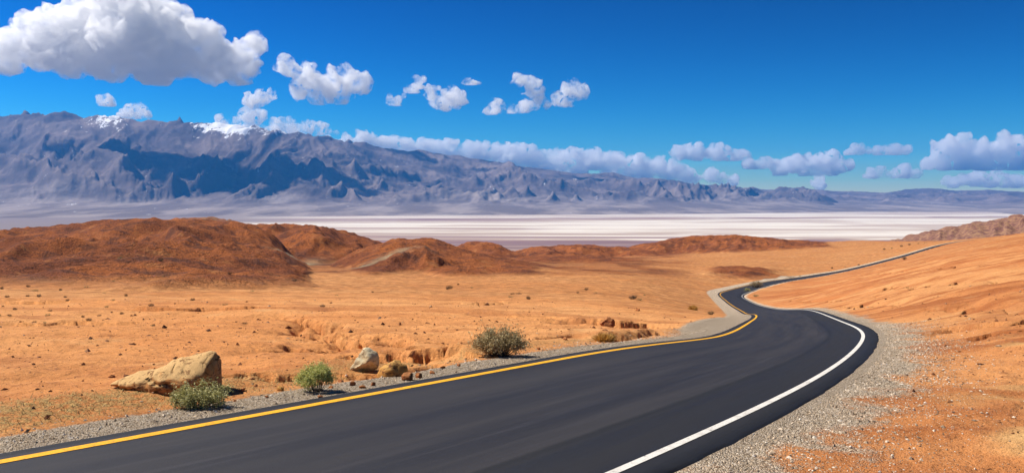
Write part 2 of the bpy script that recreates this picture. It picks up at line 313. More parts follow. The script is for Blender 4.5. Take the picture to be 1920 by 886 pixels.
# ---- materials of the ground
def soil_material():
    m = NT('desert_soil'); p = m.pos(); side = m.rng(m.attr('side'), -4, 10)
    big = m.noise(p, .035, 4, .6); mid = m.noise(p, .35, 5, .62); fine = m.noise(p, 6, 5, .65); grit = m.noise(p, 38, 3, .7)
    st = m.noise(m.pos(.035, .33, .3), 1.0, 5, .6, .4); st2 = m.noise(m.pos(.12, 1.5, 1), 1.0, 4, .6)
    left = m.mix(m.rng(big, .35, .68), (.68, .28, .088), (.75, .37, .138)); right = m.mix(m.rng(big, .35, .65), (.50, .175, .052), (.63, .30, .11))
    c = m.mix(side, left, right)
    c = m.mix(m.math('MULTIPLY', m.rng(st, .45, .62), m.rng(side, 0, 1, .45, .95)), c, (.34, .105, .03))
    c = m.mix(m.rng(st2, .55, .75, 0, .45), c, (.36, .13, .045))
    c = m.mix(m.rng(mid, .54, .70, 0, .7), c, (.40, .145, .05)); c = m.mix(m.rng(mid, .43, .25, 0, .5), c, (.70, .42, .18))
    c = m.mix(m.rng(fine, .53, .68, 0, .65), c, (.27, .10, .038)); c = m.mix(m.rng(grit, .54, .70, 0, .75), c, (.20, .085, .04)); c = m.mix(m.rng(grit, .44, .30, 0, .55), c, (.72, .45, .23))
    # dry ochre flats farther off
    c = m.mix(m.math('MULTIPLY', m.attr('far'), m.rng(m.noise(p, .5, 6, .7), .38, .62, .15, .9)), c, (.30, .13, .045))
    # pale scuffed sand of the turnout
    sp = m.noise(p, .22, 3, .5, .6); c = m.mix(m.math('MULTIPLY', m.rng(sp, .56, .70), m.attr('turnout')), c, (.74, .47, .19))
    # rocky hills
    hb = m.noise(p, .02, 5, .65, .5); hm = m.noise(p, .11, 6, .7); hf = m.noise(p, .9, 4, .7)
    h = m.mix(m.rng(hb, .38, .62), (.40, .125, .036), (.24, .075, .03)); h = m.mix(m.rng(hm, .49, .62, 0, .7), h, (.10, .045, .032))
    h = m.mix(m.rng(hm, .45, .32, 0, .85), h, (.46, .19, .065)); h = m.mix(m.rng(hf, .50, .66, 0, .65), h, (.07, .034, .026))
    h = m.mix(m.attr('pale'), h, m.mix(m.rng(hm, .4, .6), (.42, .36, .22), (.26, .27, .19)))
    h = m.mix(m.attr('violet'), h, m.mix(m.rng(hm, .42, .58), (.19, .085, .07), (.36, .20, .11)))
    c = m.mix(m.attr('hill'), c, h)
    # dry litter of the left verge
    lit = m.mix(m.rng(grit, .4, .62), (.52, .33, .12), (.19, .105, .045)); c = m.mix(m.math('MULTIPLY', m.attr('litter'), m.rng(fine, .35, .6)), c, lit)
    # road gravel spilled over the soil
    vo = m.n('TexVoronoi', i_Vector=p, i_Scale=58, i_Randomness=1).outputs['Color']; g = m.n('SeparateColor', i_0=vo).outputs[0]
    gc = m.ramp(g, [(0, (.16, .12, .085)), (.3, (.44, .33, .215)), (.65, (.66, .51, .35)), (1, (.80, .70, .56))])
    gm = m.math('ADD', m.attr('gravel'), m.math('MULTIPLY', m.math('SUBTRACT', fine, .5), 1.1)); c = m.mix(m.rng(gm, .22, .72), c, gc)
    vd = m.n('TexVoronoi', i_Vector=p, i_Scale=58, i_Randomness=1).outputs['Distance']
    b = m.math('ADD', m.math('MULTIPLY', fine, .6), m.math('MULTIPLY', grit, .22)); b = m.math('ADD', b, m.math('MULTIPLY', mid, 1.0))
    b = m.math('ADD', b, m.math('MULTIPLY', hf, m.math('MULTIPLY', m.attr('hill'), 14.0)))
    b = m.math('SUBTRACT', b, m.math('MULTIPLY', vd, m.math('MULTIPLY', m.attr('gravel'), .5)))
    return m.bsdf(c, .95, b, 1.0, .13, .1)
M_SOIL = soil_material()
px_ = CX+F*GX/np.maximum(GY, 1)
def spot(cx, cd, rx, rd):                                              # soft patch on the land, metres
    return np.exp(-(((GX-(cx-CX)/F*cd)/rx)**2+((GY-cd)/rd)**2))
pale = np.clip(1.0*spot(690, 285, 5, 8)*(.4+ridged(GX/6, GY/14, 3, 71))+1.1*spot(560, 395, 7, 26)+.8*spot(1165, 640, 20, 40)+.8*spot(745, 300, 8, 8), 0, 1)*(HK > .2)
violet = np.clip(smooth(1100, 1500, GRr)+.7*np.exp(-((px_-400)/60)**2)*smooth(800, 860, GY), 0, 1)
litter = (LAT < 0)*np.exp(-((AL-4.9)/.8)**2)*smooth(13.5, 9, GY)+(LAT < 0)*.7*np.exp(-((AL-4.8)/.7)**2)*smooth(40, 14, GY)
G = mesh_obj('ground', V, FQ, M_SOIL, attrs={'side': np.where(np.abs(LAT) < 60, LAT, np.sign(LAT)*60), 'hill': np.clip(HK*1.2, 0, 1), 'gravel': gl, 'far': smooth(32, 120, GRr)*(LAT < 0)+smooth(150, 500, GRr)*(LAT >= 0)*.5,
    'turnout': (LAT > 0)*smooth(3.5, 6, AL)*smooth(30, 16, GRr), 'pale': pale, 'violet': violet, 'litter': np.clip(litter, 0, 1)})
tag(G, kind='structure')
def gz(x, y):
    """height of the finished ground at a point (nearest net vertices)"""
    r = math.hypot(x, y); i = int(np.argmin(np.abs(_rr-r))); t = math.atan2(x, y); j = int(np.argmin(np.abs(_tt-t)))
    return float(Z[i*len(_tt)+j])

# ------------------------------------------------------------------ road
def road_strip(name, lats, dz, mat, parent=None, jit=0, s0=0, attrs=True, skirt=True):
    k = RS >= s0; C, Nn, St = RC[k], RN[k], RS[k]; L = np.tile(np.array(lats, float)[None, :], (len(C), 1))*(1+.4*smooth(150, 380, C[:, 1:2])); L = np.where(L < 0, L*(1-.2*smooth(16, 28, C[:, 1:2])*(1-smooth(60, 110, C[:, 1:2]))), L)   # the lane narrows a little through the bend
    if jit:
        n = noise(St*1.3, St*0+3, 44)*jit+noise(St*5, St*0+9, 45)*jit*.6; L[:, 0] -= n; L[:, -1] += noise(St*1.1, St*0+5, 46)*jit*1.5+noise(St*4.3, St*0, 47)*jit
    X = C[:, 0:1]+L*Nn[:, 0:1]; Y = C[:, 1:2]+L*Nn[:, 1:2]; Zr = base(X, Y)+dz+.035*(1-(L/4.2)**2)
    if skirt: Zr[:, 0] -= .035; Zr[:, -1] -= .05
    P = np.stack([X, Y, Zr], -1); n, c = X.shape; PV = P.reshape(-1, 3); A = {'lat': np.tile(np.array(lats, float), n), 'along': np.repeat(St, c)}
    if skirt:
        e0 = P[:, 0].copy(); e0[:, 2] -= .35; e1 = P[:, -1].copy(); e1[:, 2] -= .35
        P = np.concatenate([e0[:, None], P, e1[:, None]], 1); c += 2; PV = P.reshape(-1, 3)
        Lr = np.tile(np.array(lats, float), (n, 1)); Lw = np.concatenate([Lr[:, :1], Lr, Lr[:, -1:]], 1); A = {'lat': Lw.ravel(), 'along': np.repeat(St, c)}
    return mesh_obj(name, PV, grid_faces(n, c)[:, ::-1], mat, parent, attrs=A)
def asphalt_material():
    m = NT('asphalt'); p = m.pos(); l = m.attr('lat'); s = m.attr('along')
    v = m.n('CombineXYZ', i_0=m.math('MULTIPLY', l, 1.6), i_1=m.math('MULTIPLY', s, .07)).outputs[0]; streak = m.noise(v, 1.0, 5, .6)
    v2 = m.n('CombineXYZ', i_0=m.math('MULTIPLY', l, 9), i_1=m.math('MULTIPLY', s, .25)).outputs[0]; str2 = m.noise(v2, 1.0, 3, .6)
    grit = m.noise(p, 90, 2, .7); blot = m.noise(p, .5, 4, .6)
    c = m.mix(m.rng(streak, .3, .7), (.011, .0098, .0108), (.026, .0235, .025)); c = m.mix(m.rng(str2, .5, .75, 0, .5), c, (.040, .036, .039)); c = m.mix(m.rng(blot, .5, .72, 0, .4), c, (.016, .016, .019))
    wob = m.math('MULTIPLY', m.math('SUBTRACT', m.noise(p, .9, 3), .5), .12); lw = m.math('ADD', l, wob)
    lap = m.rng(lw, 1.50, 1.56); c = m.mix(m.math('MULTIPLY', lap, .85), c, (.0095, .0088, .0095))             # newer lap along the right edge
    seam = m.math('MULTIPLY', m.rng(lw, 1.40, 1.50), m.rng(lw, 1.60, 1.52)); c = m.mix(m.math('MULTIPLY', seam, .8), c, (.004, .004, .0045))
    edge = m.math('MAXIMUM', m.rng(lw, 2.62, 2.72), m.rng(lw, -2.7, -2.78)); c = m.mix(edge, c, (.0065, .006, .0062))
    c = m.mix(m.math('MULTIPLY', m.rng(grit, .62, .78), m.rng(edge, 0, 1, .35, .8)), c, (.13, .12, .115)); c = m.mix(m.rng(grit, .42, .25, 0, .5), c, (.008, .008, .009))
    dust = m.math('MULTIPLY', m.rng(lw, 2.9, 3.5), m.rng(m.noise(p, 3, 4), .45, .65)); c = m.mix(m.math('MULTIPLY', dust, .6), c, (.2, .15, .11))
    return m.bsdf(c, m.rng(streak, .3, .7, .62, .78), m.math('ADD', grit, m.math('MULTIPLY', lap, -.25)), .5, .012, .35)
def paint_material(name, col, dark):
    m = NT(name); p = m.pos(); g = m.noise(p, 70, 3, .7); w = m.noise(p, 5, 4, .6)
    c = m.mix(m.rng(w, .45, .7, 0, .6), col, dark); c = m.mix(m.rng(m.noise(p, 14, 4, .7), .60, .68, 0, .7), c, (.07, .06, .055)); c = m.mix(m.rng(g, .56, .68, 0, .8), c, (.06, .05, .045))
    return m.bsdf(c, .7, g, .3, .006, .3)
M_ASPH = asphalt_material()
lats = [-3.05, -2.9, -2.5, -1.8, -1, -.3, .4, 1.0, 1.45, 1.56, 2.1, 2.5, 2.7, 2.88, 2.96]
road = road_strip('road', lats, 0, M_ASPH, jit=.06); tag(road, kind='structure')
yl = road_strip('edge_line', [-2.585, -2.5, -2.415], .005, paint_material('yellow_paint', (.86, .42, .004), (.62, .28, .01)), road, skirt=False); tag(yl, 'solid yellow edge line along the left of the road')
wl_ = road_strip('edge_line', [2.45, 2.5, 2.55], .005, paint_material('white_paint', (.70, .67, .60), (.45, .41, .36)), road, skirt=False); tag(wl_, 'solid white edge line along the right of the road')

# ------------------------------------------------------------------ valley floor
def salt_material():
    m = NT('salt_and_mud'); g = m.n('NewGeometry').outputs['Position']; sp = m.n('SeparateXYZ', i_0=g)
    warp = m.noise(m.pos(.0003, .0007, 1), 1.0, 4, .55, .8)
    # lakebed zones follow distance from the near shore, wandering
    y = m.math('ADD', sp.outputs[1], m.math('MULTIPLY', m.math('SUBTRACT', warp, .5), 4200.0))
    y = m.math('ADD', y, m.math('MULTIPLY', sp.outputs[0], -.12))
    z = m.rng(y, 3800, 15800, 0, 1, False)
    mud, beige, white, viol = (.125, .075, .08), (.46, .36, .285), (.72, .655, .56), (.25, .155, .155)
    c = m.ramp(z, [(0, mud), (.09, viol), (.11, beige), (.13, white), (.16, white), (.19, beige), (.26, white), (.44, white), (.48, beige), (.53, viol), (.56, white), (.74, white), (.80, beige), (.88, white), (1, beige)])
    st = m.noise(m.pos(.00012, .0012, 1), 1.0, 5, .55, .6); c = m.mix(m.rng(st, .515, .60, 0, .85), c, (.27, .17, .16)); c = m.mix(m.rng(st, .43, .36, 0, .8), c, white)
    fi = m.noise(m.pos(.0012, .02, 1), 1.0, 4, .6); c = m.mix(m.rng(fi, .52, .68, 0, .3), c, (.33, .24, .2))
    pt = m.noise(m.pos(.0005, .0016, 1), 1.0, 5, .6, .6); c = m.mix(m.rng(pt, .47, .60, 0, .7), c, (.40, .29, .235))
    fanx = m.math('ADD', sp.outputs[0], m.math('MULTIPLY', m.math('SUBTRACT', warp, .5), 3500.0)); c = m.mix(m.rng(fanx, -1900, -3600), c, (.24, .19, .175))   # silt of the west fans
    return m.bsdf(c, .9, spec=.1)
sf = mesh_obj('salt_flat', [(-30000, -6600, -250), (30000, -6600, -250), (30000, 33600, -250), (-30000, 33600, -250)], [(0, 1, 2, 3)], salt_material()); tag(sf, kind='structure')

# ------------------------------------------------------------------ mountains across the valley
def rock_material():
    m = NT('mountain_rock'); p = m.pos(); big = m.noise(p, .0006, 6, .65, .4); mid = m.noise(p, .003, 6, .7); st = m.noise(m.pos(.0014, .0004, .004), 1.0, 5, .6)
    c = m.mix(m.rng(big, .4, .62), (.10, .078, .074), (.22, .17, .15)); c = m.mix(m.rng(mid, .5, .66, 0, .7), c, (.15, .11, .10)); c = m.mix(m.rng(mid, .42, .3, 0, .6), c, (.31, .245, .21))
    f = m.mix(m.rng(st, .4, .62), (.17, .135, .125), (.33, .27, .24)); f = m.mix(m.rng(mid, .52, .65, 0, .3), f, (.2, .16, .15)); c = m.mix(m.attr('fan'), c, f)
    z = m.n('SeparateXYZ', i_0=p).outputs[2]; sn = m.math('ADD', m.attr('snow'), m.math('MULTIPLY', m.math('SUBTRACT', m.noise(m.pos(.006, .003, .003), 1.0, 6, .75), .5), 3.2))
    c = m.mix(m.rng(sn, .5, .62), c, (.85, .86, .88))
    return m.bsdf(c, .95, mid, .6, 60, .05)
M_ROCK = rock_material()
def mountain(name, px0, px1, nc, sky_pts, Dr, Dt, nr, y1, seed, fanh, foot):
    px = np.linspace(px0, px1, nc); tn = np.linspace(0, 1, nr)
    row = np.interp(px, *np.array(sky_pts, float).T); dr = np.interp(px, *np.array(Dr, float).T); dt = np.interp(px, *np.array(Dt, float).T)
    Yg = dt[None]*.97+(y1-dt[None]*.97)*(tn[:, None]**1.15); PX = np.tile(px, (nr, 1)); X = (PX-CX)/F*Yg
    v = (Yg-dt)/(dr-dt); Hr = (HORIZON-row)/F*dr+250
    wx = X+900*fbm(X/4000, Yg/4000, 3, seed+1); wy = Yg+900*fbm(X/4000, Yg/4000, 3, seed+2)
    spur = ridged(wx/4000, wy/10500, 7, seed+3, .52); hill = ridged(wx/1500, wy/1900, 5, seed+4, .55)
    fan = fanh*np.clip(v/.5, 0, 1.6)**1.25
    up = np.clip((v-.40)/.60, 0, 1); body = up**1.15
    back = np.clip(1-(v-1)/.9, 0, 1)
    mh = np.maximum(Hr-fanh, 30)
    crest = 1-smooth(.0, .30, np.abs(v-1))
    h = fan*np.minimum(back, 1)+mh*np.where(v <= 1, body, back)*(1+(1-crest)*1.7*(spur-.50))
    h += mh*.10*crest*(ridged(wx/1100, wy/2200, 5, seed+6)-.55)
    fm = smooth(.33, .47, v)*smooth(.85, .6, v); h += foot*fm*np.maximum(hill-.42+.25*fbm(X/5000, Yg/5000, 2, seed+9), 0)*1.7
    h += smooth(.36, .55, v)*(mh*.065*(ridged(wx/620, wy/900, 4, seed+7)-.5)+20*(ridged(X/210, Yg/300, 3, seed+12)-.5))
    h += fan*.06*fbm(X/300, Yg/2600, 3, seed+8)
    h = h*smooth(px0, px0+100, PX)*smooth(px1, px1-130, PX)
    Zm = -252+np.where(v > 0, h, v*60)
    fanm = 1-smooth(.36, .50, v+.12*(hill-.5)+.1*fbm(X/2500, Yg/2500, 3, seed+11)); P = np.stack([X, Yg, Zm], -1).reshape(-1, 3)
    snow = smooth(1180, 1560, Zm)*(np.exp(-((PX-440)/55)**2)*.75+.6*np.exp(-((PX-205)/40)**2)*smooth(1380, 1500, Zm)+.3*smooth(330, 420, PX)*smooth(680, 520, PX)+.05)
    o = mesh_obj(name, P, grid_faces(nr, nc)[:, ::-1] if False else grid_faces(nr, nc), M_ROCK, attrs={'fan': fanm, 'snow': snow})
    return tag(o, kind='structure')
mountain('mountain_range', -330, 1620, 900, [(-330,262),(-150,246),(0,234),(60,230),(100,230),(160,233),(205,231),(250,240),(310,246),(370,245),(410,240),(440,243),(470,252),(520,257),(560,265),(620,272),(660,277),(700,288),(760,294),(830,299),(900,312),(960,321),(1030,331),(1090,337),(1150,336),(1190,345),(1240,346),(1290,357),(1340,358),(1400,364),(1470,374),(1540,388),(1620,404)],
    [(-330, 19000), (500, 19000), (1620, 27000)], [(-330, 9800), (0, 10300), (450, 11200), (1200, 12600), (1620, 14500)], 280, 30500, 300, 215, 330)
mountain('distant_range', 1080, 2350, 420, [(1080,372),(1200,366),(1250,361),(1300,355),(1340,353),(1390,359),(1440,363),(1510,361),(1560,365),(1620,367),(1660,368),(1700,362),(1745,360),(1790,365),(1850,363),(1920,367),(2000,362),(2350,350)],
    [(1080, 29500), (2350, 27000)], [(1080, 15500), (1620, 14500), (1850, 14800), (1900, 12500), (2350, 10500)], 150, 33200, 500, 150, 160)

# ------------------------------------------------------------------ helpers for things on the ground
def gzv(x, y):
    r = np.hypot(x, y); t = np.arctan2(x, y); i = np.clip(np.searchsorted(_rr, r)-1, 0, len(_rr)-2); j = np.clip(np.searchsorted(_tt, t)-1, 0, len(_tt)-2)
    a = np.clip((r-_rr[i])/(_rr[i+1]-_rr[i]), 0, 1); b = np.clip((t-_tt[j])/(_tt[j+1]-_tt[j]), 0, 1); n = len(_tt)
    return (Z[i*n+j]*(1-a)+Z[(i+1)*n+j]*a)*(1-b)+(Z[i*n+j+1]*(1-a)+Z[(i+1)*n+j+1]*a)*b
def at(px, py):
    x, y = ground(px, py); return x, y, float(gzv(np.array([x]), np.array([y]))[0])
def scale_at(y): return y/F                                             # metres per picture pixel
def tone_material(name, stops, rough=.9, sc=60, **kw):
    m = NT(name); t = m.attr('tone'); c = m.ramp(t, stops); n = m.noise(m.pos(obj=True), sc, 4, .65); c = m.mix(m.rng(n, .35, .7, 0, .5), c, m.mix(.5, c, (.02, .015, .01)))
    return m.bsdf(c, rough, n, .4, .01, .15, **kw)
_OCT = np.array([(1,0,0),(-1,0,0),(0,1,0),(0,-1,0),(0,0,1),(0,0,-1)], float); _OF = np.array([(0,2,4),(2,1,4),(1,3,4),(3,0,4),(2,0,5),(1,2,5),(3,1,5),(0,3,5)])
def stones(name, x, y, r, mat, label, cat, seed, sink=.25):
    g = np.random.default_rng(seed); n = len(x); z = gzv(x, y); v = _OCT[None]*(1+.45*g.uniform(-1, 1, (n, 6, 1))); v = v*g.uniform(.6, 1.25, (n, 1, 3)); v[:, :, 2] *= .7
    a = g.uniform(0, 6.28, n); ca, sa = np.cos(a)[:, None], np.sin(a)[:, None]; tx = g.uniform(-.5, .5, n)[:, None]
    X, Y, Zz = v[..., 0], v[..., 1], v[..., 2]; Zz = Zz+X*tx; X, Y = X*ca-Y*sa, X*sa+Y*ca
    P = np.stack([x[:, None]+X*r[:, None], y[:, None]+Y*r[:, None], z[:, None]+(Zz+.6-sink*1.6)*r[:, None]], -1).reshape(-1, 3)
    Fc = (_OF[None]+6*np.arange(n)[:, None, None]).reshape(-1, 3)
    o = mesh_obj(name, P, Fc, mat, smooth_shade=False, attrs={'tone': np.repeat(g.uniform(0, 1, n), 6)}); return tag(o, label, cat, kind='stuff')
rg = np.random.default_rng(4)
def along_road(n, s0, s1, lat):
    s = rg.uniform(s0, s1, n); c = np.stack([np.interp(s, RS, RC[:, 0]), np.interp(s, RS, RC[:, 1])], 1); nn = np.stack([np.interp(s, RS, RN[:, 0]), np.interp(s, RS, RN[:, 1])], 1)
    return c[:, 0]+nn[:, 0]*lat, c[:, 1]+nn[:, 1]*lat
s_cam = float(RS[np.argmin(np.hypot(RC[:, 0]+4, RC[:, 1]-5))]); s_b = float(RS[np.argmin(np.abs(RC[:, 1]-34))])
x1, y1 = along_road(15000, s_cam-3, s_b, -3.04-np.abs(rg.normal(.38, .33, 15000)))
x2, y2 = along_road(34000, s_cam-3, s_b, 3.12+np.abs(rg.normal(0, .85, 34000)))
xg, yg = np.concatenate([x1, x2]), np.concatenate([y1, y2]); kk = (yg > 4.5); xg, yg = xg[kk], yg[kk]
M_GRAV = tone_material('gravel_stone', [(0, (.14, .105, .075)), (.3, (.44, .33, .215)), (.65, (.66, .51, .35)), (1, (.80, .70, .56))])
stones('gravel', xg, yg, np.minimum(.0075*(rg.pareto(3.2, len(xg))+.8), .028), M_GRAV, 'loose grey and beige gravel along both edges of the road', 'gravel', 1)
# pebbles strewn over the soil
n = 10000; th = np.radians(rg.uniform(-33, 33, n)); rr = np.exp(rg.uniform(math.log(6), math.log(75), n)); xp, yp = rr*np.sin(th), rr*np.cos(th); lt, _ = road_coord(xp, yp); k = np.abs(lt) > 4.0; xp, yp, rr = xp[k], yp[k], rr[k]
M_PEB = tone_material('red_stone', [(0, (.07, .03, .018)), (.5, (.20, .075, .03)), (.85, (.36, .17, .075)), (1, (.55, .42, .28))])
stones('pebbles', xp, yp, np.minimum(.009*(rg.pareto(2.6, len(xp))+.6), .045)*np.clip(rr/14, .7, 2.0), M_PEB, 'scattered red-brown pebbles on the orange soil', 'pebbles', 2)
# dry straw on the left verge
n = 9000; s_e = float(RS[np.argmin(np.abs(RC[:, 1]-17))]); xs, ys = along_road(n, s_cam-3, s_e, -4.0-np.abs(rg.normal(.75, .55, n))); fade = rg.uniform(0, 1, n) < np.clip(1.25-(ys-7)/9, .12, 1); xs, ys = xs[fade], ys[fade]; n = len(xs); zs = gzv(xs, ys)
a = rg.uniform(0, 6.28, n); L = rg.uniform(.02, .07, n); up = rg.uniform(.0, .8, n); dx, dy, dz = np.cos(a)*L, np.sin(a)*L, up*L; w = .0035
P = np.stack([np.stack([xs-dy/L*w, ys+dx/L*w, zs-.004], 1), np.stack([xs+dy/L*w, ys-dx/L*w, zs-.004], 1), np.stack([xs+dx+dy/L*w, ys+dy-dx/L*w, zs+dz+.004], 1), np.stack([xs+dx-dy/L*w, ys+dy+dx/L*w, zs+dz+.004], 1)], 1).reshape(-1, 3)
st = mesh_obj('dry_grass', P, np.arange(4*n).reshape(-1, 4), tone_material('straw', [(0, (.12, .075, .03)), (.5, (.42, .28, .10)), (1, (.62, .50, .22))]), smooth_shade=False, attrs={'tone': np.repeat(rg.uniform(0, 1, n), 4)}); tag(st, 'dry straw litter on the verge left of the gravel', 'dry grass', kind='stuff')

# ------------------------------------------------------------------ boulders and rocks
def rock_mat(name, top, side, dark, sc=9):
    m = NT(name); p = m.pos(obj=True); n = m.noise(p, sc, 6, .65); f = m.noise(p, sc*7, 4, .7); nz = m.n('SeparateXYZ', i_0=m.n('NewGeometry').outputs['Normal']).outputs[2]
    c = m.mix(m.rng(n, .35, .65), side, m.mix(.5, side, top)); c = m.mix(m.rng(m.math('ADD', nz, m.math('MULTIPLY', m.math('SUBTRACT', n, .5), .8)), .45, .8), c, top)    # paler top colour on the upward-facing faces
    c = m.mix(m.rng(m.noise(m.pos(1, 1, 2.6, obj=True), sc*.6, 5, .6, 1.2), .56, .62, 0, .85), c, dark); c = m.mix(m.rng(n, .54, .66, 0, .7), c, dark); c = m.mix(m.rng(f, .55, .72, 0, .6), c, dark)
    return m.bsdf(c, .92, m.math('ADD', n, m.math('MULTIPLY', f, .5)), .9, .03, .15)
def vnoise(co, L, seed): return noise3(co[:, 0]/L, co[:, 1]/L, co[:, 2]/L, seed)
def rock(name, loc, size, seed, mat, label, planes=9, rot=0.0, cat='rock', group=None):
    g = np.random.default_rng(seed); bm = bmesh.new(); bmesh.ops.create_icosphere(bm, subdivisions=4, radius=1); co = np.array([v.co[:] for v in bm.verts])
    for q in range(planes):
        d = g.normal(size=3); d /= np.linalg.norm(d); c = g.uniform(.45, .8); t = co@d; co -= np.where(t > c, t-c, 0)[:, None]*d[None]
    co += co/np.linalg.norm(co, axis=1)[:, None]*(vnoise(co, .5, seed)*.10-np.abs(vnoise(co, .26, seed+1))*.12+vnoise(co, .09, seed+2)*.04)[:, None]
    co *= np.array(size); co[:, 2] -= co[:, 2].min()*.72
    for v, c in zip(bm.verts, co): v.co = c
    me = bpy.data.meshes.new(name); bm.to_mesh(me); bm.free(); me.materials.append(mat)
    for p in me.polygons: p.use_smooth = True
    o = bpy.data.objects.new(name, me); COL.objects.link(o); o.location = loc; o.rotation_euler = (0, 0, rot); return tag(o, label, cat, group)
def boulder(loc, W, H):
    """long wedge of rock: low tip at the left, high blunt right end, undercut front"""
    ns, na = 60, 44; s = np.linspace(0, 1, ns); top = np.interp(s, [0, .1, .22, .38, .5, .62, .75, .86, .95, 1], [.10, .26, .36, .50, .66, .80, .92, 1.0, 1.0, .86])
    bot = np.interp(s, [0, .15, .35, .55, .75, 1], [.02, -.25, -.6, -.8, -.8, -.7]); dep = np.interp(s, [0, .2, .5, .8, .95, 1], [.10, .40, .62, .66, .58, .42])
    P = []
    for i in range(ns):
        for j in range(na):
            a = 2*math.pi*j/na; cy, cz = math.cos(a), math.sin(a); e = .55
            cy = math.copysign(abs(cy)**e, cy); cz = math.copysign(abs(cz)**e, cz)
            y = cy*dep[i]; z = (top[i]+bot[i])/2+cz*(top[i]-bot[i])/2
            if cy < 0: y += .22*dep[i]*(cz-.2)*-1*(1 if cz > 0 else 1.6)                 # top leans back, foot tucks under
            if cy < 0 and cz > 0: z -= .30*abs(cy)*(top[i]-bot[i])*cz
            P.append(((s[i]-.5)*W, y*W*.42, z*H))
    co = np.array(P); N = co-np.array([0, 0, H*.3]); N /= np.linalg.norm(N, axis=1)[:, None]
    co += N*(vnoise(co, .45, 3)*.07+vnoise(co, .16, 4)*.05-np.abs(vnoise(co, .11, 5))*.05+vnoise(co, .05, 6)*.014)[:, None]
    crack = np.abs(co[:, 2]-(.28*H+.30*(co[:, 0]+.1)*-.55)+.05*vnoise(co, .2, 8)); k = (crack < .02) & (co[:, 1] < .02) & (co[:, 0] < .25); co[k, 1] += .05; co[k, 2] -= .01
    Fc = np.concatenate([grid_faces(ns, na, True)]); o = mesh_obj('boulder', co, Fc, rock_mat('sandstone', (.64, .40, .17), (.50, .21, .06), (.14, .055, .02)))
    bm = bmesh.new(); bm.from_mesh(o.data); bmesh.ops.holes_fill(bm, edges=[e for e in bm.edges if e.is_boundary]); bmesh.ops.recalc_face_normals(bm, faces=bm.faces); bm.to_mesh(o.data); bm.free()
    for p in o.data.polygons: p.use_smooth = True
    o.location = loc; return o
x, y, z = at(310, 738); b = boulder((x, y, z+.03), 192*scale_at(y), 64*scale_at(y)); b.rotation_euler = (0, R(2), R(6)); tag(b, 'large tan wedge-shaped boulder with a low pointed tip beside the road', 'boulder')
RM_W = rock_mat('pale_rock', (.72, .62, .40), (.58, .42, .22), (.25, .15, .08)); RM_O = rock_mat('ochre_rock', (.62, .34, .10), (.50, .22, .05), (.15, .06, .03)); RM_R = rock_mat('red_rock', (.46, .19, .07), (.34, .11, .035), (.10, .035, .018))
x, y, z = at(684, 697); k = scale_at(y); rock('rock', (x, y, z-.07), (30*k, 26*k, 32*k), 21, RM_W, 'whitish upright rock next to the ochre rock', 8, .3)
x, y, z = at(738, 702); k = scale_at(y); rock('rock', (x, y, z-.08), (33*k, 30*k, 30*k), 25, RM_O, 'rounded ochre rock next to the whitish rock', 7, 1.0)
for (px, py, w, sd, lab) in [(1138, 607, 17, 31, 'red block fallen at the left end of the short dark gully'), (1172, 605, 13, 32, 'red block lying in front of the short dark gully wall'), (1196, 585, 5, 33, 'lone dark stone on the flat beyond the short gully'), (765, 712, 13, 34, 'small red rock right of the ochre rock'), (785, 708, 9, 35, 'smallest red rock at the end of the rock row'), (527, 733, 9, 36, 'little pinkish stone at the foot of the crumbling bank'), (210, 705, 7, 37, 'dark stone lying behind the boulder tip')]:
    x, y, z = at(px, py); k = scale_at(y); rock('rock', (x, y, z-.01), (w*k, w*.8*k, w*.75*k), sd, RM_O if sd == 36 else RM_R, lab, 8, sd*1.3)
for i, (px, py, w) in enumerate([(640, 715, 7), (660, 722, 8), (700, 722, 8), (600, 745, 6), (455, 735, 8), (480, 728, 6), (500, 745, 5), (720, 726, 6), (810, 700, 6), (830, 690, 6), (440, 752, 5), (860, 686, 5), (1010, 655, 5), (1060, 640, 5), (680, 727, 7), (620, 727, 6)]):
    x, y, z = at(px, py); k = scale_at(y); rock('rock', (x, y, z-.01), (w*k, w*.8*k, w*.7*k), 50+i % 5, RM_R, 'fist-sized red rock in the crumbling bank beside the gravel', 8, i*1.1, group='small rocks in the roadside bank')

# ------------------------------------------------------------------ shrubs
def leaf_mat(name, stops):
    m = NT(name); c = m.ramp(m.attr('tone'), stops); b = m.n('BsdfPrincipled', i_Base_Color=c, i_Roughness=.7); tr = m.n('BsdfTranslucent', i_Color=c); mx = m.n('MixShader', i_0=.25, i_1=b.outputs[0], i_2=tr.outputs[0]); m.t.links.new(mx.outputs[0], m.out.inputs[0]); return m.m
LM_G = leaf_mat('green_leaf', [(0, (.26, .28, .05)), (.5, (.54, .54, .15)), (1, (.78, .74, .32))]); LM_S = leaf_mat('sage_leaf', [(0, (.20, .19, .06)), (.5, (.44, .41, .15)), (1, (.68, .62, .30))])
LM_D = leaf_mat('dry_leaf', [(0, (.22, .15, .06)), (.45, (.46, .35, .16)), (1, (.68, .56, .30))]); LM_Y = leaf_mat('gold_blade', [(0, (.30, .15, .03)), (.5, (.55, .30, .06)), (1, (.70, .45, .12))])
M_TWIG = tone_material('twig', [(0, (.06, .04, .025)), (1, (.22, .15, .09))])
